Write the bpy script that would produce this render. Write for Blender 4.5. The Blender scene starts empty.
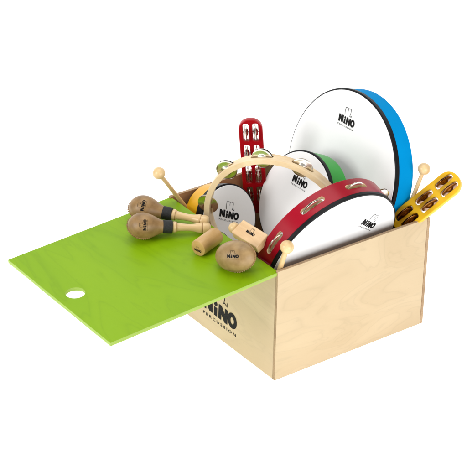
import bpy, bmesh, math, random
from mathutils import Vector, Matrix
from mathutils.bvhtree import BVHTree
random.seed(7)
C = bpy.context.scene.collection
S = bpy.context.scene
PI = math.pi
V = Vector

# ------------------------------------------------------------------ camera, world, lamps, exposure
def basis(x, y, z, loc):
    m = Matrix.Identity(4)
    for i, a in enumerate((x, y, z)):
        for k in range(3): m[k][i] = a[k]
    for k in range(3): m[k][3] = loc[k]
    return m

CAM_R = V((0.80879, -0.58780, 0.01865)); CAM_U = V((0.27602, 0.40741, 0.87053)); CAM_B = V((-0.51930, -0.69893, 0.49175))
cd = bpy.data.cameras.new('camera'); cam = bpy.data.objects.new('camera', cd); C.objects.link(cam)
cam.matrix_world = basis(CAM_R, CAM_U, CAM_B, (-2.16354, -2.75989, 2.32532))
cd.sensor_width = 36; cd.lens = 2040.593 / 467 * 36; cd.clip_start = 0.1; cd.clip_end = 200
S.camera = cam
S.view_settings.view_transform = 'Standard'; S.view_settings.look = 'None'; S.view_settings.exposure = 0.0; S.view_settings.gamma = 1.0

w = bpy.data.worlds.new('World'); S.world = w; w.use_nodes = True
w.node_tree.nodes['Background'].inputs[0].default_value = (1, 1, 1, 1)
w.node_tree.nodes['Background'].inputs[1].default_value = 0.40

def softbox(name, loc, target, size, power, col=(1, 1, 1)):
    ld = bpy.data.lights.new(name, 'AREA'); ld.shape = 'RECTANGLE'; ld.size, ld.size_y = size; ld.energy = power; ld.color = col
    o = bpy.data.objects.new(name, ld); C.objects.link(o); o.location = loc
    o.rotation_euler = (V(target) - V(loc)).to_track_quat('-Z', 'Y').to_euler()
    return o
softbox('overhead_softbox', (0.1, 0.5, 2.6), (0.1, 0.15, 0.2), (2.0, 1.6), 27)
softbox('front_softbox', (0.2, -3.0, 0.80), (0.1, 0.15, 0.2), (2.2, 1.4), 62)
softbox('side_softbox', (-3.0, 0.3, 1.5), (0.1, 0.15, 0.2), (1.4, 1.2), 62)

# ------------------------------------------------------------------ materials
def mat(name, col, rough=.45, metal=0.0, spec=.5, coat=0.0):
    m = bpy.data.materials.new(name); m.use_nodes = True
    b = m.node_tree.nodes['Principled BSDF']
    b.inputs['Base Color'].default_value = (*col, 1); b.inputs['Roughness'].default_value = rough
    b.inputs['Metallic'].default_value = metal; b.inputs['Specular IOR Level'].default_value = spec
    b.inputs['Coat Weight'].default_value = coat; b.inputs['Coat Roughness'].default_value = .12
    return m

def grain(name, dark, light, scale=(1.2, 14, 14), rot=(0, 0, 0), rough=.5, fine=.5, dist=1.2, bump=.05, mid=(.38, .68), rings=0.0, coat=0.0, spec=.4, lines=None):
    """procedural wood: broad veneer figure + fine stretched fibres"""
    m = mat(name, light, rough, coat=coat, spec=spec); nt = m.node_tree; N, L = nt.nodes, nt.links
    b = N['Principled BSDF']
    tc = N.new('ShaderNodeTexCoord'); mp = N.new('ShaderNodeMapping'); L.new(tc.outputs['Object'], mp.inputs[0])
    mp.inputs['Rotation'].default_value = rot; mp.inputs['Scale'].default_value = scale
    n1 = N.new('ShaderNodeTexNoise'); n1.inputs['Scale'].default_value = 1.0; n1.inputs['Detail'].default_value = 3; n1.inputs['Distortion'].default_value = dist
    L.new(mp.outputs[0], n1.inputs['Vector'])
    mp2 = N.new('ShaderNodeMapping'); L.new(tc.outputs['Object'], mp2.inputs[0])
    mp2.inputs['Rotation'].default_value = rot; mp2.inputs['Scale'].default_value = (scale[0] * 9, scale[1] * 26, scale[2] * 26)
    n2 = N.new('ShaderNodeTexNoise'); n2.inputs['Scale'].default_value = 1.0; n2.inputs['Detail'].default_value = 4
    L.new(mp2.outputs[0], n2.inputs['Vector'])
    src = n1.outputs['Fac']
    if rings:
        wv = N.new('ShaderNodeMath'); wv.operation = 'MULTIPLY'; wv.inputs[1].default_value = rings; L.new(n1.outputs['Fac'], wv.inputs[0])
        pg = N.new('ShaderNodeMath'); pg.operation = 'PINGPONG'; pg.inputs[1].default_value = 1.0; L.new(wv.outputs[0], pg.inputs[0]); src = pg.outputs[0]
    mx = N.new('ShaderNodeMix'); mx.inputs['Factor'].default_value = fine * .5
    L.new(src, mx.inputs[2]); L.new(n2.outputs['Fac'], mx.inputs[3])
    cr = N.new('ShaderNodeValToRGB'); cr.color_ramp.elements[0].position, cr.color_ramp.elements[1].position = mid
    cr.color_ramp.elements[0].color = (*dark, 1); cr.color_ramp.elements[1].color = (*light, 1)
    L.new(mx.outputs[0], cr.inputs[0]); L.new(cr.outputs[0], b.inputs['Base Color'])
    if lines:                                   # growth-ring contours of the rotary-cut sheet, broken up by the fibres, and short dark pores
        def math_(op, a_, b_):
            q = N.new('ShaderNodeMath'); q.operation = op
            for i, v in enumerate((a_, b_)):
                if isinstance(v, (int, float)): q.inputs[i].default_value = v
                else: L.new(v, q.inputs[i])
            return q.outputs[0]
        pp = math_('POWER', math_('PINGPONG', math_('MULTIPLY', n1.outputs['Fac'], lines[0]), 1.0), 5.0)
        pp = math_('MULTIPLY', pp, n2.outputs['Fac'])
        mp3 = N.new('ShaderNodeMapping'); L.new(tc.outputs['Object'], mp3.inputs[0]); mp3.inputs['Rotation'].default_value = rot
        mp3.inputs['Scale'].default_value = (scale[0] * 30, scale[1] * 60, scale[2] * 60)
        n3 = N.new('ShaderNodeTexNoise'); n3.inputs['Scale'].default_value = 1.0; n3.inputs['Detail'].default_value = 2; L.new(mp3.outputs[0], n3.inputs['Vector'])
        pores = N.new('ShaderNodeMapRange'); pores.inputs[1].default_value = .66; pores.inputs[2].default_value = .78; L.new(n3.outputs['Fac'], pores.inputs[0])
        tot = math_('ADD', math_('MULTIPLY', pp, lines[1]), math_('MULTIPLY', pores.outputs[0], lines[2]))
        dk = N.new('ShaderNodeMix'); dk.data_type = 'RGBA'; L.new(tot, dk.inputs[0]); L.new(cr.outputs[0], dk.inputs[6])
        dk.inputs[7].default_value = tuple(c * .45 for c in dark) + (1,)
        L.new(dk.outputs[2], b.inputs['Base Color'])
    bp = N.new('ShaderNodeBump'); bp.inputs['Strength'].default_value = bump; bp.inputs['Distance'].default_value = .002
    L.new(n2.outputs['Fac'], bp.inputs['Height']); L.new(bp.outputs[0], b.inputs['Normal'])
    return m

def mottled(name, a, b_, scale, rough=.5, bump=.0, spec=.5, mid=(.35, .7), coat=0.0):
    m = mat(name, b_, rough, spec=spec, coat=coat); nt = m.node_tree; N, L = nt.nodes, nt.links
    tc = N.new('ShaderNodeTexCoord'); n = N.new('ShaderNodeTexNoise'); n.inputs['Scale'].default_value = scale; n.inputs['Detail'].default_value = 5
    L.new(tc.outputs['Object'], n.inputs['Vector'])
    cr = N.new('ShaderNodeValToRGB'); cr.color_ramp.elements[0].position, cr.color_ramp.elements[1].position = mid
    cr.color_ramp.elements[0].color = (*a, 1); cr.color_ramp.elements[1].color = (*b_, 1)
    L.new(n.outputs['Fac'], cr.inputs[0]); L.new(cr.outputs[0], N['Principled BSDF'].inputs['Base Color'])
    if bump:
        bp = N.new('ShaderNodeBump'); bp.inputs['Strength'].default_value = bump; bp.inputs['Distance'].default_value = .001
        L.new(n.outputs['Fac'], bp.inputs['Height']); L.new(bp.outputs[0], N['Principled BSDF'].inputs['Normal'])
    return m

M = {}
M['birch'] = grain('birch_veneer', (.535, .405, .240), (.580, .448, .275), (2.4, 8, 9), (0, .55, 0), .5, .6, 2.0, .04, (.2, .85), rings=3.0, lines=(16, .26, .22))
M['birch_side'] = grain('birch_veneer_side', (.565, .422, .258), (.615, .468, .295), (8, 2.0, 9), (.2, 0, 0), .5, .6, 1.6, .04, (.25, .8), rings=3.0, lines=(14, .22, .2))
M['birch_in_shade'] = grain('birch_inside_shaded', (.30, .15, .07), (.38, .21, .10), (4, 12, 12), (0, 0, 0), .6, .5, 1.0)  # same birch, coloured darker so the box's inner shade is in the veneer
M['ply'] = grain('plywood_edge', (.30, .19, .10), (.50, .345, .20), (14, 14, 14), (0, 0, 0), .65, .8, .6)
M['light_wood'] = grain('turned_wood', (.62, .41, .18), (.74, .54, .28), (60, 60, 9), (0, 0, 0), .38, .5, .6, .03, (.3, .65), coat=.2)
M['block_wood'] = grain('block_wood', (.62, .39, .19), (.76, .53, .29), (12, 60, 60), (0, 0, 0), .42, .5, .6, .03, (.3, .65), coat=.1)
M['cyl_wood'] = grain('shaker_wood', (.47, .27, .088), (.58, .36, .135), (60, 60, 10), (0, 0, 0), .4, .5, .6, .03, (.3, .65), coat=.15)
M['ring_wood'] = grain('hoop_wood', (.66, .47, .26), (.82, .66, .42), (14, 14, 60), (0, 0, 0), .42, .4, .5, .03, (.3, .65))
M['green_lid'] = grain('green_stain', (.208, .382, .001), (.234, .412, .0015), (6, 2.0, 9), (0, 0, 1.15), .42, .55, 2.0, .05, (.2, .85), rings=3.0, spec=.14, lines=(15, .30, .16))
M['green_edge'] = grain('green_stain_edge', (.25, .38, .04), (.33, .46, .08), (5, 9, 60), (0, 0, 0), .5, .5, .6)
M['head'] = mottled('drum_head', (.85, .85, .85), (.88, .88, .875), 9, .45, .0, spec=.35)
M['black'] = mottled('black_trim', (.003, .003, .004), (.006, .006, .007), 40, .45, spec=.18)
M['blue'] = mottled('blue_lacquer', (.000, .24, .56), (.000, .27, .61), 7, .65, spec=.02)
M['green'] = mottled('green_lacquer', (.025, .30, .035), (.04, .36, .05), 7, .35, spec=.25)
M['yellow'] = mottled('yellow_lacquer', (.74, .36, .004), (.80, .42, .008), 7, .35, spec=.25)
M['red'] = mottled('red_lacquer', (.275, .001, .010), (.35, .001, .015), 7, .27, spec=.24)
M['stick_red'] = mottled('red_plastic', (.34, .001, .006), (.42, .002, .009), 7, .3, spec=.3)
M['stick_yellow'] = mottled('yellow_plastic', (.72, .40, .006), (.78, .46, .010), 7, .32, spec=.3)
M['rawhide'] = mottled('rawhide', (.20, .108, .034), (.345, .205, .080), 60, .45, .3, mid=(.28, .74))
M['rawhide_pale'] = mottled('rawhide_pale', (.235, .140, .048), (.385, .25, .105), 60, .45, .3, mid=(.28, .74))
M['seam'] = mottled('rawhide_seam', (.26, .14, .05), (.36, .22, .09), 90, .5, .1)
M['band'] = mottled('black_tape', (.006, .006, .006), (.016, .015, .015), 260, .7, .5)
M['ink'] = mat('black_ink', (.006, .0055, .0055), .6, spec=.15)
M['chrome'] = mat('nickel_plate', (.80, .755, .67), .2, 1.0)
M['bronze'] = mat('bronze', (.30, .135, .04), .24, 1.0)
M['pin'] = mat('steel_pin', (.6, .6, .6), .3, 1.0)
M['burn'] = mat('burnt_line', (.30, .15, .05), .6)

# ------------------------------------------------------------------ object helpers
def mesh_obj(name, verts, faces, m, parent=None, mats=None, midx=None, smooth=True, angle=35):
    me = bpy.data.meshes.new(name); me.from_pydata([tuple(v) for v in verts], [], faces); me.update()
    return link(name, me, m, parent, mats, midx, smooth, angle)
def link(name, me, m, parent=None, mats=None, midx=None, smooth=True, angle=35):
    for k in (mats or [m]): me.materials.append(k)
    if midx:
        for p, i in zip(me.polygons, midx): p.material_index = i
    if smooth:
        for p in me.polygons: p.use_smooth = True
        me.set_sharp_from_angle(angle=math.radians(angle))
    o = bpy.data.objects.new(name, me); C.objects.link(o)
    if parent: o.parent = parent
    return o
def thing(name, label, cat, matrix, group=None):
    o = bpy.data.objects.new(name, None); C.objects.link(o); o.empty_display_size = .02
    o.matrix_world = matrix; o['label'] = label; o['category'] = cat
    if group: o['group'] = group
    return o
def from_bm(name, bm, m, parent=None, **k):
    bmesh.ops.recalc_face_normals(bm, faces=bm.faces)
    me = bpy.data.meshes.new(name); bm.to_mesh(me); bm.free()
    return link(name, me, m, parent, **k)
def bm_box(lo, hi, bev=.0006, seg=2):
    bm = bmesh.new(); bmesh.ops.create_cube(bm, size=1)
    for v in bm.verts:
        for k in range(3): v.co[k] = lo[k] if v.co[k] < 0 else hi[k]
    if bev: bmesh.ops.bevel(bm, geom=bm.edges[:], offset=bev, segments=seg, affect='EDGES', profile=.5)
    return bm
def box(name, lo, hi, m, parent=None, bev=.0006): return from_bm(name, bm_box(lo, hi, bev), m, parent)

def lathe_data(prof, n=64, closed=False):
    """revolve (r, z) points round local z"""
    vs, fs, rows = [], [], []
    for r, z in prof:
        if r < 1e-7: rows.append([len(vs)]); vs.append((0, 0, z))
        else:
            rows.append(list(range(len(vs), len(vs) + n)))
            vs += [(r * math.cos(2 * PI * k / n), r * math.sin(2 * PI * k / n), z) for k in range(n)]
    prs = list(zip(rows, rows[1:])) + ([(rows[-1], rows[0])] if closed else [])
    for a, b in prs:
        for k in range(n):
            k2 = (k + 1) % n
            if len(a) == 1 and len(b) == 1: continue
            if len(a) == 1: fs.append((a[0], b[k2], b[k]))
            elif len(b) == 1: fs.append((a[k], a[k2], b[0]))
            else: fs.append((a[k], a[k2], b[k2], b[k]))
    return vs, fs
def lathe(name, prof, m, parent=None, n=64, closed=False, angle=35):
    vs, fs = lathe_data(prof, n, closed)
    bm = bmesh.new(); bv = [bm.verts.new(v) for v in vs]
    for f in fs: bm.faces.new([bv[i] for i in f])
    return from_bm(name, bm, m, parent, angle=angle)

def shape2d(polys, depth, bev=0.0, res=2):
    """flat shape with holes, extruded along local z (centred)"""
    cu = bpy.data.curves.new('outline', 'CURVE'); cu.dimensions = '2D'; cu.fill_mode = 'BOTH'
    cu.extrude = max(depth / 2 - bev, 0); cu.bevel_depth = bev; cu.bevel_resolution = res; cu.offset = -bev
    for p in polys:
        sp = cu.splines.new('POLY'); sp.points.add(len(p) - 1); sp.use_cyclic_u = True
        for q, (x, y) in zip(sp.points, p): q.co = (x, y, 0, 1)
    o = bpy.data.objects.new('outline', cu); C.objects.link(o)
    me = bpy.data.meshes.new_from_object(o.evaluated_get(bpy.context.evaluated_depsgraph_get()))
    bpy.data.objects.remove(o); bpy.data.curves.remove(cu)
    return me
def rrect(cx, cy, w_, h, r, n=8):
    pts = []
    for sx, sy, a0 in ((1, 1, 0), (-1, 1, 90), (-1, -1, 180), (1, -1, 270)):
        for k in range(n + 1):
            a = math.radians(a0 + 90 * k / n)
            pts.append((cx + sx * (w_ / 2 - r) + r * math.cos(a), cy + sy * (h / 2 - r) + r * math.sin(a)))
    return pts

# ------------------------------------------------------------------ the printed mark (width 1, centred on the word)
def text_mesh(body, height, width, bold):
    cu = bpy.data.curves.new('letters', 'FONT'); cu.body = body; cu.align_x = 'CENTER'; cu.offset = bold; cu.space_character = 1.5
    cu.resolution_u = 3
    o = bpy.data.objects.new('letters', cu); C.objects.link(o)
    me = bpy.data.meshes.new_from_object(o.evaluated_get(bpy.context.evaluated_depsgraph_get()))
    bpy.data.objects.remove(o); bpy.data.curves.remove(cu)
    vs = [v.co.copy() for v in me.vertices]; fs = [tuple(p.vertices) for p in me.polygons]; bpy.data.meshes.remove(me)
    x0, x1 = min(v.x for v in vs), max(v.x for v in vs); y0, y1 = min(v.y for v in vs), max(v.y for v in vs)
    return [((v.x - (x0 + x1) / 2) / (x1 - x0) * width, (v.y - y0) / (y1 - y0) * height) for v in vs], fs
SMALL = text_mesh('PERCUSSION', .058, .98, .014)

def mark_flat(small=True, emblem=True):
    vs, fs = [], []
    def poly(pts, dx=0, dy=0, rot=0, cx=0, cy=0):
        c, s = math.cos(rot), math.sin(rot); i0 = len(vs)
        for x, y in pts:
            x -= cx; y -= cy; vs.append((cx + c * x - s * y + dx, cy + s * x + c * y + dy))
        fs.append(tuple(range(i0, i0 + len(pts))))
    def letter_n(x, y, w_, h, rot):
        t = w_ * .33; cx, cy = x + w_ / 2, y + h / 2
        poly([(x, y), (x + t, y), (x + t, y + h), (x, y + h)], rot=rot, cx=cx, cy=cy)
        poly([(x + w_ - t, y), (x + w_, y), (x + w_, y + h), (x + w_ - t, y + h)], rot=rot, cx=cx, cy=cy)
        poly([(x + t, y + h), (x + t, y + h * .42), (x + w_ - t, y), (x + w_ - t, y + h * .58)], rot=rot, cx=cx, cy=cy)
    letter_n(-.5, -.14, .29, .30, .05)
    poly([(-.165, -.145), (-.07, -.145), (-.07, .03), (-.165, .03)])                  # small i and its dot
    poly([(-.117 + .052 * math.cos(a * PI / 6), .10 + .052 * math.sin(a * PI / 6)) for a in range(12)])
    letter_n(-.03, -.15, .27, .29, -.04)
    n = 28; i0 = len(vs)
    for k in range(n):
        a = 2 * PI * k / n
        vs.append((.375 + .135 * math.cos(a), .0 + .155 * math.sin(a))); vs.append((.375 + .050 * math.cos(a), .0 + .070 * math.sin(a)))
    for k in range(n):
        a, b = i0 + 2 * k, i0 + 2 * ((k + 1) % n); fs.append((a, b, b + 1, a + 1))
    if small:
        i0 = len(vs); vs.extend([(x, y - .275) for x, y in SMALL[0]]); fs.extend([tuple(i + i0 for i in f) for f in SMALL[1]])
    if emblem:                                                                         # thin open outline over the word
        def stroke(pts, t=.018):
            for (x0, y0), (x1, y1) in zip(pts, pts[1:]):
                d = V((x1 - x0, y1 - y0)); d.normalize(); nx, ny = -d.y * t / 2, d.x * t / 2; ex, ey = d.x * t * .3, d.y * t * .3
                poly([(x0 + nx - ex, y0 + ny - ey), (x1 + nx + ex, y1 + ny + ey), (x1 - nx + ex, y1 - ny + ey), (x0 - nx - ex, y0 - ny - ey)])
        st = lambda x, y: (x - .03, y)
        stroke([st(*p) for p in [(-.15, .20), (-.17, .30), (-.18, .44), (-.16, .51), (-.06, .52), (0, .50), (.06, .52), (.16, .51), (.18, .44), (.17, .30), (.15, .22)]])
        stroke([st(*p) for p in [(0, .49), (.0, .38)]])
        stroke([st(*p) for p in [(.17, .24), (.25, .20), (.25, .27)]])
    return vs, fs
def mark_mesh(size, fn, **k):
    vs, fs = mark_flat(**k)
    bm = bmesh.new(); bv = [bm.verts.new(fn(x * size, y * size)) for x, y in vs]
    for f in fs:
        try: bm.faces.new([bv[i] for i in f])
        except ValueError: pass
    me = bpy.data.meshes.new('logo'); bm.to_mesh(me); bm.free()
    return me
def logo(parent, size, origin, x, y, lift=.0004, **k):
    """print on a flat face, in the parent's local space"""
    x, y, o = V(x), V(y), V(origin); n = x.cross(y)
    return link('logo', mark_mesh(size, lambda u, v: o + x * u + y * v + n * lift, **k), M['ink'], parent, smooth=False)
def logo_wrap(parent_obj, size, origin, x, y, lift=.0003, **k):
    """print on a curved mesh: every point is dropped on the surface from above (local space)"""
    x, y, o = V(x), V(y), V(origin); n = x.cross(y).normalized()
    me = parent_obj.data
    bvh = BVHTree.FromPolygons([v.co.copy() for v in me.vertices], [tuple(p.vertices) for p in me.polygons])
    def f(u, v):
        s = o + x * u + y * v + n * .2
        h, nn, i, d = bvh.ray_cast(s, -n)
        return (h + n * lift) if h else s - n * .2
    return link('logo', mark_mesh(size, f, **k), M['ink'], parent_obj, smooth=False)

# ------------------------------------------------------------------ the setting: a white table sweeping up behind, even glow added to wash out shadows
tm = mat('white_table_added_glow', (.9, .9, .9), .5, spec=.2)
tb = tm.node_tree.nodes['Principled BSDF']; tb.inputs['Emission Color'].default_value = (1, 1, 1, 1); tb.inputs['Emission Strength'].default_value = 0.72  # added emission, keeps the sheet pure white with no contact shadow
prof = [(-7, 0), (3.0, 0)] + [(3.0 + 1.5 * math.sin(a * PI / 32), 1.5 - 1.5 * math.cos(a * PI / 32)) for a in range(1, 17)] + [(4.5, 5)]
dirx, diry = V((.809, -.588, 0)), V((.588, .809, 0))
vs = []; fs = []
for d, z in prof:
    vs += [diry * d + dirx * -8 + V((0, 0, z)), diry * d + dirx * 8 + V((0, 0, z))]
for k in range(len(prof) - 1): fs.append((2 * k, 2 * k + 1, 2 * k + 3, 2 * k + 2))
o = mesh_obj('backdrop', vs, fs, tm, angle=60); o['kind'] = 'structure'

# ------------------------------------------------------------------ wooden box
BL, BW, BH, T = .400, .3866, .2592, .0075
bx = thing('wooden_box', 'open birch plywood box with black printed mark under the green lid, full of instruments', 'box', Matrix.Identity(4))
def panel(name, lo, hi, face_mats):
    """plywood panel: veneer on the two large faces, layered edge on the others"""
    bm = bm_box(lo, hi, .0007, 2)
    bmesh.ops.recalc_face_normals(bm, faces=bm.faces)
    th = min(range(3), key=lambda k: hi[k] - lo[k])
    for f in bm.faces:
        f.material_index = 0
        if abs(f.normal[th]) > .8:
            out = (f.normal[th] > 0)
            f.material_index = 1 if out else 2
    return from_bm(name, bm, None, bx, mats=[M['ply']] + face_mats)
panel('front_panel', (0, 0, .0), (BL - T, T, BH), [M['birch_in_shade'], M['birch']])
panel('end_panel', (BL - T + .0003, 0, .0), (BL, BW, BH), [M['birch'], M['birch_in_shade']])
panel('back_panel', (0, BW - T, .0), (BL - T, BW, BH), [M['birch'], M['birch_in_shade']])
lp = panel('side_panel', (0.0003, T + .0003, .0), (T, BW - T - .0003, BH - .0135), [M['birch_in_shade'], M['birch_side']])
box('bottom_panel', (T + .0003, T + .0003, .004), (BL - T - .0003, BW - T - .0003, .010), M['birch_in_shade'], bx)
logo(lp, .121, (0.0003, .1955, .0675), (0, -1, 0), (0, 0, 1), .0005)

# ------------------------------------------------------------------ green sliding lid, drawn out and drooping
DR = math.radians(3.36); LZ = BH - .003
LMAT = Matrix.Translation((0, 0, LZ)) @ Matrix.Rotation(-DR, 4, 'Y')
y0, y1 = .003, BW - .003; LL = .3974
out = [(-.0006, y0), (-.0006, T + .001), (.004, T + .001), (.004, BW - T - .001), (-.0006, BW - T - .001), (-.0006, y1), (-LL, y1), (-LL, y0)]
hole = [(-.356 + .0195 * math.cos(2 * PI * k / 48), .1935 + .0195 * math.sin(2 * PI * k / 48)) for k in range(48)]
me = shape2d([out, hole], .008, .0007)
for v in me.vertices: v.co.z -= .004
lid = link('sliding_lid', me, None, mats=[M['green_lid'], M['green_edge']], midx=[0 if abs(p.normal.z) > .8 else 1 for p in me.polygons])
lid.matrix_world = LMAT
lid['label'] = 'bright green stained wooden sliding lid with round finger hole, drawn out of the box'; lid['category'] = 'lid'
LN = V((-math.sin(DR), 0, math.cos(DR)))

# ------------------------------------------------------------------ drums
def disc_mat(c, n, x):
    n = V(n).normalized(); x = V(x); x = (x - n * x.dot(n)).normalized(); return basis(x, n.cross(x), n, c)
DG = 'coloured frame drums standing in the box'
def frame_drum(label, c, n, x, r, w_, m, lxy, lw, band=.010):
    t = thing('frame_drum', label, 'drum', disc_mat(c, n, x), DG)
    ri = r - .008
    lathe('frame', [(r, -band), (r, -w_ + .0012), (r - .0012, -w_), (ri + .001, -w_), (ri, -w_ + .001), (ri, -band)], m, t, 160)
    lathe('black_rim', [(r - .0025, .0), (r - .0004, -.0006), (r + .0008, -.002), (r + .0008, -band + .0002), (r - .006, -band + .0002), (r - .006, -.001)], M['black'], t, 160, True)
    h = lathe('drum_head', [(0, .0012), (r * .5, .0012), (r - .010, .0010), (r - .0032, .0006), (r - .0024, -.0004), (r - .0024, -.0016), (0, -.0012)], M['head'], t, 160)
    logo(h, lw, (lxy[0], lxy[1], .0012), (1, 0, 0), (0, 1, 0))
    return t
frame_drum('largest frame drum, blue with a white head, rising behind all the other drums', (.3389, .2295, .287), (-.9634, .0252, .2668), (-.011, -.9984, .0546), .1777, .0499, M['blue'], (-.0141, .1095), .0532)
frame_drum('white headed frame drum with a green frame, behind the red tambourine', (.2172, .2308, .25), (-.9025, .0148, .4304), (.0013, -.9993, .0372), .1099, .054, M['green'], (-.0026, .0434), .049, .009)
frame_drum('smallest frame drum, white head with a yellow frame, inside the wooden jingle ring', (.0940, .2944, .216), (.1068, -.9269, .3598), (.8953, -.0678, -.4402), .0745, .0595, M['yellow'], (-.0037, .0082), .0530, .021)

# ------------------------------------------------------------------ rings with jingle slots
def slotted_ring(name, Ro, Ri, zt, zb, slots, slen, sh, zc, m, inner, parent, N=720):
    """band from z=zt (front) to zb (back) with rounded slots cut right through; material 1 = cut faces and inside"""
    bm = bmesh.new(); idx = {}
    half = slen / 2 / Ro
    def cut(th):
        for s in slots:
            d = (th - math.radians(s) + PI) % (2 * PI) - PI
            if abs(d) < half - 1e-6:
                rr = sh / 2; e = half * Ro - abs(d) * Ro
                hh = rr if e >= rr else math.sqrt(max(rr * rr - (rr - e) ** 2, 0))
                return hh
        return None
    ths = sorted(set([round(2 * PI * k / N, 9) for k in range(N)] + [round((math.radians(s) + sg * half) % (2 * PI), 9) for s in slots for sg in (-1, 1)]))
    def vert(R, th, z):
        k = (round(R, 7), round(th, 9), round(z, 7))
        if k not in idx: idx[k] = bm.verts.new((R * math.cos(th), R * math.sin(th), z))
        return idx[k]
    def q(vs, mi):
        u = []
        for v in vs:
            if v not in u: u.append(v)
        if len(u) >= 3:
            try: bm.faces.new(u).material_index = mi
            except ValueError: pass
    b = .0007
    for a, c in zip(ths, ths[1:] + ths[:1]):
        ha, hc = cut(a), cut(c)
        open_ = ha is not None or hc is not None
        ha, hc = ha or 0, hc or 0
        for R, mi in ((Ro, 0), (Ri, 1)):
            q([vert(R, a, zt - b), vert(R, c, zt - b), vert(R, c, zc + hc), vert(R, a, zc + ha)], mi)
            q([vert(R, a, zc - ha), vert(R, c, zc - hc), vert(R, c, zb + b), vert(R, a, zb + b)], mi)
        if open_:
            for s in (1, -1):
                q([vert(Ro, a, zc + s * ha), vert(Ro, c, zc + s * hc), vert(Ri, c, zc + s * hc), vert(Ri, a, zc + s * ha)], 1)
        for z, s in ((zt, -1), (zb, 1)):
            q([vert(Ro, a, z + s * b), vert(Ro, c, z + s * b), vert(Ro - b, c, z), vert(Ro - b, a, z)], 0)
            q([vert(Ro - b, a, z), vert(Ro - b, c, z), vert(Ri + b, c, z), vert(Ri + b, a, z)], 0)
            q([vert(Ri, a, z + s * b), vert(Ri, c, z + s * b), vert(Ri + b, c, z), vert(Ri + b, a, z)], 0)
    return from_bm(name, bm, None, parent, mats=[m, inner], angle=40)

def jingle_profile(R, s=1):
    p = [(.0016, .0038), (.0030, .0038), (R * .30, .0034), (R * .44, .0016), (R * .54, .0007), (R * .80, .0012), (R * .96, .0006), (R, .0001),
         (R, -.0003), (R * .96, .0001), (R * .80, .0006), (R * .54, .0001), (R * .44, .0010), (R * .30, .0028), (.0030, .0032), (.0016, .0032)]
    return [(r, z * s) for r, z in p]
def jingle_mesh(R, s, m):
    vs, fs = lathe_data(jingle_profile(R, s), 48, True)
    bm = bmesh.new(); bv = [bm.verts.new(v) for v in vs]
    for f in fs: bm.faces.new([bv[i] for i in f])
    bmesh.ops.recalc_face_normals(bm, faces=bm.faces)
    me = bpy.data.meshes.new('jingle'); bm.to_mesh(me); bm.free()
    me.materials.append(m)
    for p in me.polygons: p.use_smooth = True
    me.set_sharp_from_angle(angle=math.radians(40))
    return me
def put(name, me, parent, mt):
    o = bpy.data.objects.new(name, me); C.objects.link(o); o.parent = parent; o.matrix_parent_inverse = Matrix.Identity(4); o.matrix_local = mt
    return o
def pin_mesh(ln, r=.0012):
    vs, fs = lathe_data([(0, -ln / 2), (r, -ln / 2), (r, ln / 2), (0, ln / 2)], 12)
    me = bpy.data.meshes.new('pin'); me.from_pydata(vs, [], fs); me.materials.append(M['pin'])
    for p in me.polygons: p.use_smooth = True
    me.set_sharp_from_angle(angle=.6)
    return me

# red tambourine
RR, RW = .1591, .0502
tam = thing('tambourine', 'big red tambourine with white head and silver jingles, leaning on the front of the box', 'tambourine', disc_mat((.1696, .0368, .232), (-.0034, -.9447, -.3278), (.8077, .1907, -.5579)))
RS = [74 + 40 * k for k in range(9)]
slotted_ring('frame', RR, RR - .009, -.0085, -RW, RS, .058, .0122, -.0290, M['red'], M['ring_wood'], tam)
lathe('black_rim', [(RR - .0028, .0), (RR - .0004, -.0006), (RR + .0008, -.002), (RR + .0008, -.0083), (RR - .006, -.0083), (RR - .006, -.001)], M['black'], tam, 180, True)
h = lathe('drum_head', [(0, .0012), (RR * .5, .0012), (RR - .010, .0010), (RR - .0034, .0006), (RR - .0026, -.0004), (RR - .0026, -.0016), (0, -.0012)], M['head'], tam, 180)
logo(h, .0495, (.0279, .0898, .0012), (1, 0, 0), (0, 1, 0))
jp, jm = jingle_mesh(.0235, 1, M['chrome']), jingle_mesh(.0235, -1, M['chrome']); pn = pin_mesh(.034)
for s in RS:
    a = math.radians(s); R = RR - .0135
    base = Matrix.Rotation(a, 4, 'Z') @ Matrix.Translation((R, 0, -.0290))
    put('jingle', jp, tam, base @ Matrix.Translation((0, 0, .0012)) @ Matrix.Rotation(random.uniform(-.05, .05), 4, 'Y') @ Matrix.Rotation(random.uniform(-.05, .05), 4, 'X'))
    put('jingle', jm, tam, base @ Matrix.Translation((0, 0, -.0016)) @ Matrix.Rotation(random.uniform(-.05, .05), 4, 'Y') @ Matrix.Rotation(random.uniform(-.05, .05), 4, 'X'))
    put('pin', pn, tam, base @ Matrix.Translation((.009, 0, 0)))

# natural wood jingle ring
HR, HW, HT = .1538, .0235, .0122
hp = thing('jingle_ring', 'natural wood tambourine ring without a head, silver jingles, standing over the small drum', 'tambourine', disc_mat((.1155, .1653, .26), (-.7874, -.6081, -.1012), (.5866, -.7895, .1804)))
HS = [58, 91, 125, 165, 201, 237, 273, 309, 345, 22]
slotted_ring('hoop', HR, HR - HT, 0, -HW, HS, .050, .0095, -HW / 2 - .001, M['ring_wood'], M['ring_wood'], hp)
hj, hk = jingle_mesh(.0225, 1, M['chrome']), jingle_mesh(.0225, -1, M['chrome']); hpn = pin_mesh(.020)
for s in HS:
    base = Matrix.Rotation(math.radians(s), 4, 'Z') @ Matrix.Translation((HR - HT / 2 + .001, 0, -HW / 2 - .001))
    for me_, z_ in ((hj, .0006), (hk, -.0010)):
        put('jingle', me_, hp, base @ Matrix.Translation((0, 0, z_)) @ Matrix.Rotation(random.uniform(-.11, .11), 4, 'Y') @ Matrix.Rotation(random.uniform(-.11, .11), 4, 'X'))
    put('pin', hpn, hp, base)

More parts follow.
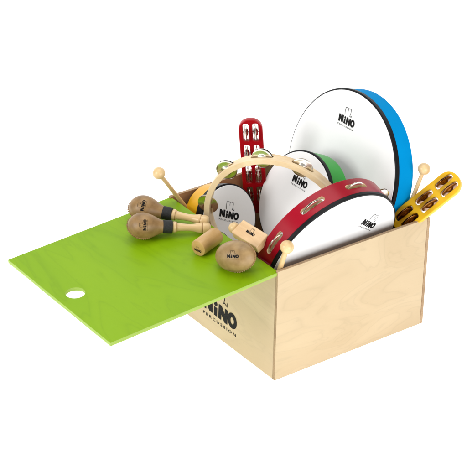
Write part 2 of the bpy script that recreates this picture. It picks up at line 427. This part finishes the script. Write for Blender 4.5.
# ------------------------------------------------------------------ jingle sticks
def jingle_stick(label, top, axis, normal, length, m, jm_, width=.051, rows=4, first=.031, pitch=.0525, tilt=0.0, slot=(.0125, .043)):
    y = V(axis).normalized(); n = V(normal); n = (n - y * n.dot(y)).normalized(); n = Matrix.Rotation(tilt, 3, y) @ n
    t = thing('jingle_stick', label, 'jingle stick', basis(y.cross(n), y, n, top), 'jingle sticks standing in the box')
    cols = (-.0103, .0103); polys = [rrect(0, -length / 2, width, length, width * .47, 14)]
    cs = [(cx, -first - pitch * k) for k in range(rows) for cx in cols if first + pitch * k + slot[1] / 2 < length]
    for cx, cy in cs: polys.append(rrect(cx, cy, slot[0], slot[1], .0045, 5))
    link('plate', shape2d(polys, .012, .0016, 3), m, t)
    a, b = jingle_mesh(.0195, 1, jm_), jingle_mesh(.0195, -1, jm_); p = pin_mesh(.016)
    for cx, cy in cs:
        base = Matrix.Translation((cx, cy, .0015)) @ Matrix.Rotation(PI / 2, 4, 'Y')
        put('jingle', a, t, base @ Matrix.Translation((0, 0, .0012)) @ Matrix.Rotation(random.uniform(-.08, .08), 4, 'X'))
        put('jingle', b, t, base @ Matrix.Translation((0, 0, -.0014)) @ Matrix.Rotation(random.uniform(-.08, .08), 4, 'X'))
        put('pin', p, t, base)
    return t
jingle_stick('upright red jingle stick with silver jingles, standing at the back of the box', (.1880, .355, .4025), (-.0224, 0, .2147), CAM_B, .235, M['stick_red'], M['chrome'], tilt=-.10)
ya = V((.45277, -.015, .34399)) - V((.34480, .038, .24110))
jingle_stick('yellow jingle stick with bronze jingles, leaning out over the right corner of the box', V((.45277, -.015, .34399)) + ya.normalized() * .004, ya, CAM_B, .170, M['stick_yellow'], M['bronze'], rows=3, tilt=-.42, width=.054, first=.030, pitch=.0530)

# ------------------------------------------------------------------ mallets
def make_mallet(label, ball, low, length, rb=.0133, rs=.0046):
    ball, low = V(ball), V(low); z = (ball - low).normalized(); x = z.orthogonal().normalized()
    t = thing('mallet', label, 'mallet', basis(x, z.cross(x), z, ball - z * length), 'wooden mallets standing in the box')
    lathe('stick', [(0, 0), (rs * .8, .0), (rs, .001), (rs, length * .5), (rs * .92, length - rb * .8)], M['light_wood'], t, 24)
    lathe('ball', [(rb * math.sin(a * PI / 24), length - rb * math.cos(a * PI / 24) * .97) for a in range(25)], M['light_wood'], t, 40)
    return t
make_mallet('wooden mallet at the back left corner of the box, ball tilted out over the lid', (-.0426, .36, .3373), (.0218, .36, .2419), .19)
make_mallet('wooden mallet between the blue drum and the yellow jingle stick', (.41056, .042, .35273), (.38521, .042, .29387), .17)
make_mallet('wooden mallet at the front corner of the box, before the red tambourine', (.0193, -.0010, .3112), (.0172, .0160, .2545), .15, .0140, .0056)

# ------------------------------------------------------------------ things lying on the lid
def toothed(outline_pts, inner_pts, thick, name, parent):
    n = len(outline_pts); vs = []; fs = []
    for z in (thick / 2, -thick / 2):
        vs += [(x, y, z) for x, y in outline_pts]; vs += [(x, y, z) for x, y in inner_pts]
    for k in range(n - 1):
        a, b = k, k + 1; i, j = n + k, n + k + 1; o2 = 2 * n
        fs += [(a, b, j, i), (a + o2, i + o2, j + o2, b + o2), (a, a + o2, b + o2, b)]
    return vs, fs

HP = [(0, -.0300), (.0075, -.0290), (.0150, -.0250), (.0215, -.0185), (.0262, -.0095), (.0280, .0), (.0274, .0080), (.0250, .0165), (.0212, .0250), (.0172, .0330), (.0142, .0400), (.0130, .0440), (.0126, .0450)]
def smooth_prof(p, k=4):
    out_ = []
    for i in range(len(p) - 1):
        p0, p1, p2, p3 = p[max(i - 1, 0)], p[i], p[i + 1], p[min(i + 2, len(p) - 1)]
        for j in range(k):
            t = j / k
            out_.append(tuple(.5 * ((2 * p1[d]) + (-p0[d] + p2[d]) * t + (2 * p0[d] - 5 * p1[d] + 4 * p2[d] - p3[d]) * t * t + (-p0[d] + 3 * p1[d] - 3 * p2[d] + p3[d]) * t ** 3) for d in range(2)))
    out_.append(p[-1]); return [(max(r, 0), z) for r, z in out_]
def make_maraca(label, head, end, seam_roll, text_shift):
    """local z runs from the head to the handle's end; local x = seam normal (towards the viewer)"""
    head, end = V(head), V(end); z = (end - head).normalized()
    x = (CAM_B - z * CAM_B.dot(z)).normalized()
    t = thing('maraca', label, 'maraca', basis(x, z.cross(x), z, head), 'rawhide maracas on the green lid')
    pf = smooth_prof(HP)
    hd = lathe('head', pf, M['rawhide'], t, 64)
    # stitched seam: flange in a plane through the axis, with puckered teeth
    for sgn in (1, -1):
        op, ip = [], []
        q = smooth_prof(HP, 12)[:-60]
        acc = 0
        for k, (r, zz) in enumerate(q):
            if k: acc += math.hypot(r - q[k - 1][0], zz - q[k - 1][1])
            tooth = .0006 + .0021 * max(0, math.sin(acc / .0043 * 2 * PI)) ** .6
            a = q[max(k - 1, 0)]; b = q[min(k + 1, len(q) - 1)]; nx, nz = (b[1] - a[1]), -(b[0] - a[0]); l = math.hypot(nx, nz) or 1
            op.append((sgn * (r + nx / l * tooth), zz + nz / l * tooth)); ip.append((sgn * max(r - .002, 0), zz))
        vs, fs = toothed(op, ip, .0016, 'seam', hd)
        ca, sa = math.cos(seam_roll), math.sin(seam_roll)
        vs = [(zf * ca - yy * sa, zf * sa + yy * ca, ax) for yy, ax, zf in vs]
        bm = bmesh.new(); bv = [bm.verts.new(v) for v in vs]
        for f in fs: bm.faces.new([bv[i] for i in f])
        from_bm('seam', bm, M['seam'], hd, angle=60)
    lathe('tape_band', [(.0120, .0430), (.0138, .0432), (.0141, .0445), (.0139, .0500), (.0141, .0560), (.0138, .0618), (.0128, .0625), (.0100, .0625)], M['band'], t, 48)
    HD = [(.0095, .0620), (.0112, .0640), (.0116, .0670), (.0108, .0705), (.0092, .0725), (.0086, .0760), (.0078, .0860), (.0074, .0960), (.0080, .1060), (.0096, .1140), (.0110, .1190), (.0114, .1225), (.0108, .1245), (.0116, .1270), (.0118, .1310), (.0110, .1370), (.0085, .1405), (.004, .1420), (0, .1423)]
    hn = lathe('handle', smooth_prof(HD, 4), M['light_wood'], t, 40)
    for zc, r in ((.0705, .0110), (.1245, .0110)): lathe('burnt_ring', [(r - .0015, zc - .0005), (r + .0001, zc - .0004), (r + .0001, zc + .0004), (r - .0015, zc + .0005)], M['burn'], hn, 40, True)
    # the word runs across the head, seen from the camera
    logo_wrap(hd, .0225, (0, text_shift[1], text_shift[0]), (0, -1, 0), (0, 0, -1), .0004)
    return t
def flip(m_): return m_
make_maraca('brown rawhide maraca lying nearest the front of the lid, toothed seam showing below', (-.1368, .2832, .2763), (-.0153, .2095, .2668), -.42, (.004, -.002))
make_maraca('brown rawhide maraca lying farther back on the lid, its head partly behind the other', (-.0962, .3403, .2787), (-.0042, .2352, .2675), -.6, (.004, -.006))

# wooden cylinder shaker
ce, cf = V((-.0859, .154, .2692)), V((-.0302, .1712, .2725)); cz = (ce - cf).normalized(); cx = CAM_R - cz * CAM_R.dot(cz); cx.normalize()
cs_ = thing('cylinder_shaker', 'small round wooden cylinder shaker lying on the lid below the maraca handles', 'shaker', basis(cx, cz.cross(cx), cz, (ce + cf) / 2))
hl = (ce - cf).length / 2 + .002; rc = .0178
body = lathe('body', [(0, -hl), (rc - .0025, -hl), (rc - .0008, -hl + .0007), (rc, -hl + .0025), (rc, hl - .0025), (rc - .0008, hl - .0007), (rc - .0025, hl), (0, hl)], M['cyl_wood'], cs_, 64)
logo(body, .017, (.0, -.005, hl), (1, 0, 0), (0, 1, 0), .0004, small=False)

# oval rawhide shaker
ro = Matrix.Rotation(math.radians(-32), 3, CAM_U) @ CAM_B; rx = CAM_R - ro * CAM_R.dot(ro); rx.normalize()
oc = V((-.0566, .0665, LZ)) + V((0, 0, .0262))
ov = thing('oval_shaker', 'brown oval rawhide shaker with stitched edge at the front corner of the lid', 'shaker', basis(rx, ro.cross(rx), ro, oc))
A_, B_, C_ = .0450, .0315, .0290
bm = bmesh.new(); bmesh.ops.create_uvsphere(bm, u_segments=64, v_segments=32, radius=1)
for v in bm.verts: v.co = (v.co.x * A_, v.co.y * B_, v.co.z * C_)
ob = from_bm('body', bm, M['rawhide_pale'], ov)
n_ = 420; op, ip = [], []
for k in range(n_ + 1):
    a = 2 * PI * k / n_; tooth = .0004 + .0018 * max(0, math.sin(a * 50)) ** .6 * max(0, min(1, (math.cos(a + .15) + .05) * 2.5))
    nx, ny = math.cos(a) / A_, math.sin(a) / B_; l = math.hypot(nx, ny)
    op.append((A_ * math.cos(a) + nx / l * tooth, B_ * math.sin(a) + ny / l * tooth)); ip.append((A_ * .95 * math.cos(a), B_ * .95 * math.sin(a)))
vs, fs = toothed(op, ip, .0016, 'seam', ob)
mesh_obj('seam', vs, fs, M['seam'], ob, angle=60)
iv = ov.matrix_world.to_3x3().inverted()
logo_wrap(ob, .0225, iv @ (CAM_R * -.006 + CAM_U * .0), iv @ CAM_R, iv @ CAM_U, .0004)

# rectangular wood block shaker with a knob, propped on the lid's inner edge
bn = V((-.442, -.194, .876)).normalized(); be = V((.1876, -.9747, -.1216)); be = (be - bn * be.dot(bn)).normalized()
bt = .021; bc = V((.002, .0987, .302))
bk = thing('block_shaker', 'rectangular pale wood block shaker with round knob, propped behind the oval shaker', 'shaker', basis(be, bn.cross(be), bn, bc - bn * bt / 2))
bb = from_bm('body', bm_box((-.0350, -.0195, -bt / 2), (.0350, .0175, bt / 2), .0022, 3), M['block_wood'], bk)
logo(bb, .0215, (.001, .000, bt / 2), (1, 0, 0), (0, 1, 0), .0004, small=False)
kr = .0118
kb = lathe('knob', [(kr * math.sin(a * PI / 24), -kr * math.cos(a * PI / 24)) for a in range(25)], M['light_wood'], bk, 40)
kb.location = (-.0350 - .0095, -.004, -.002)
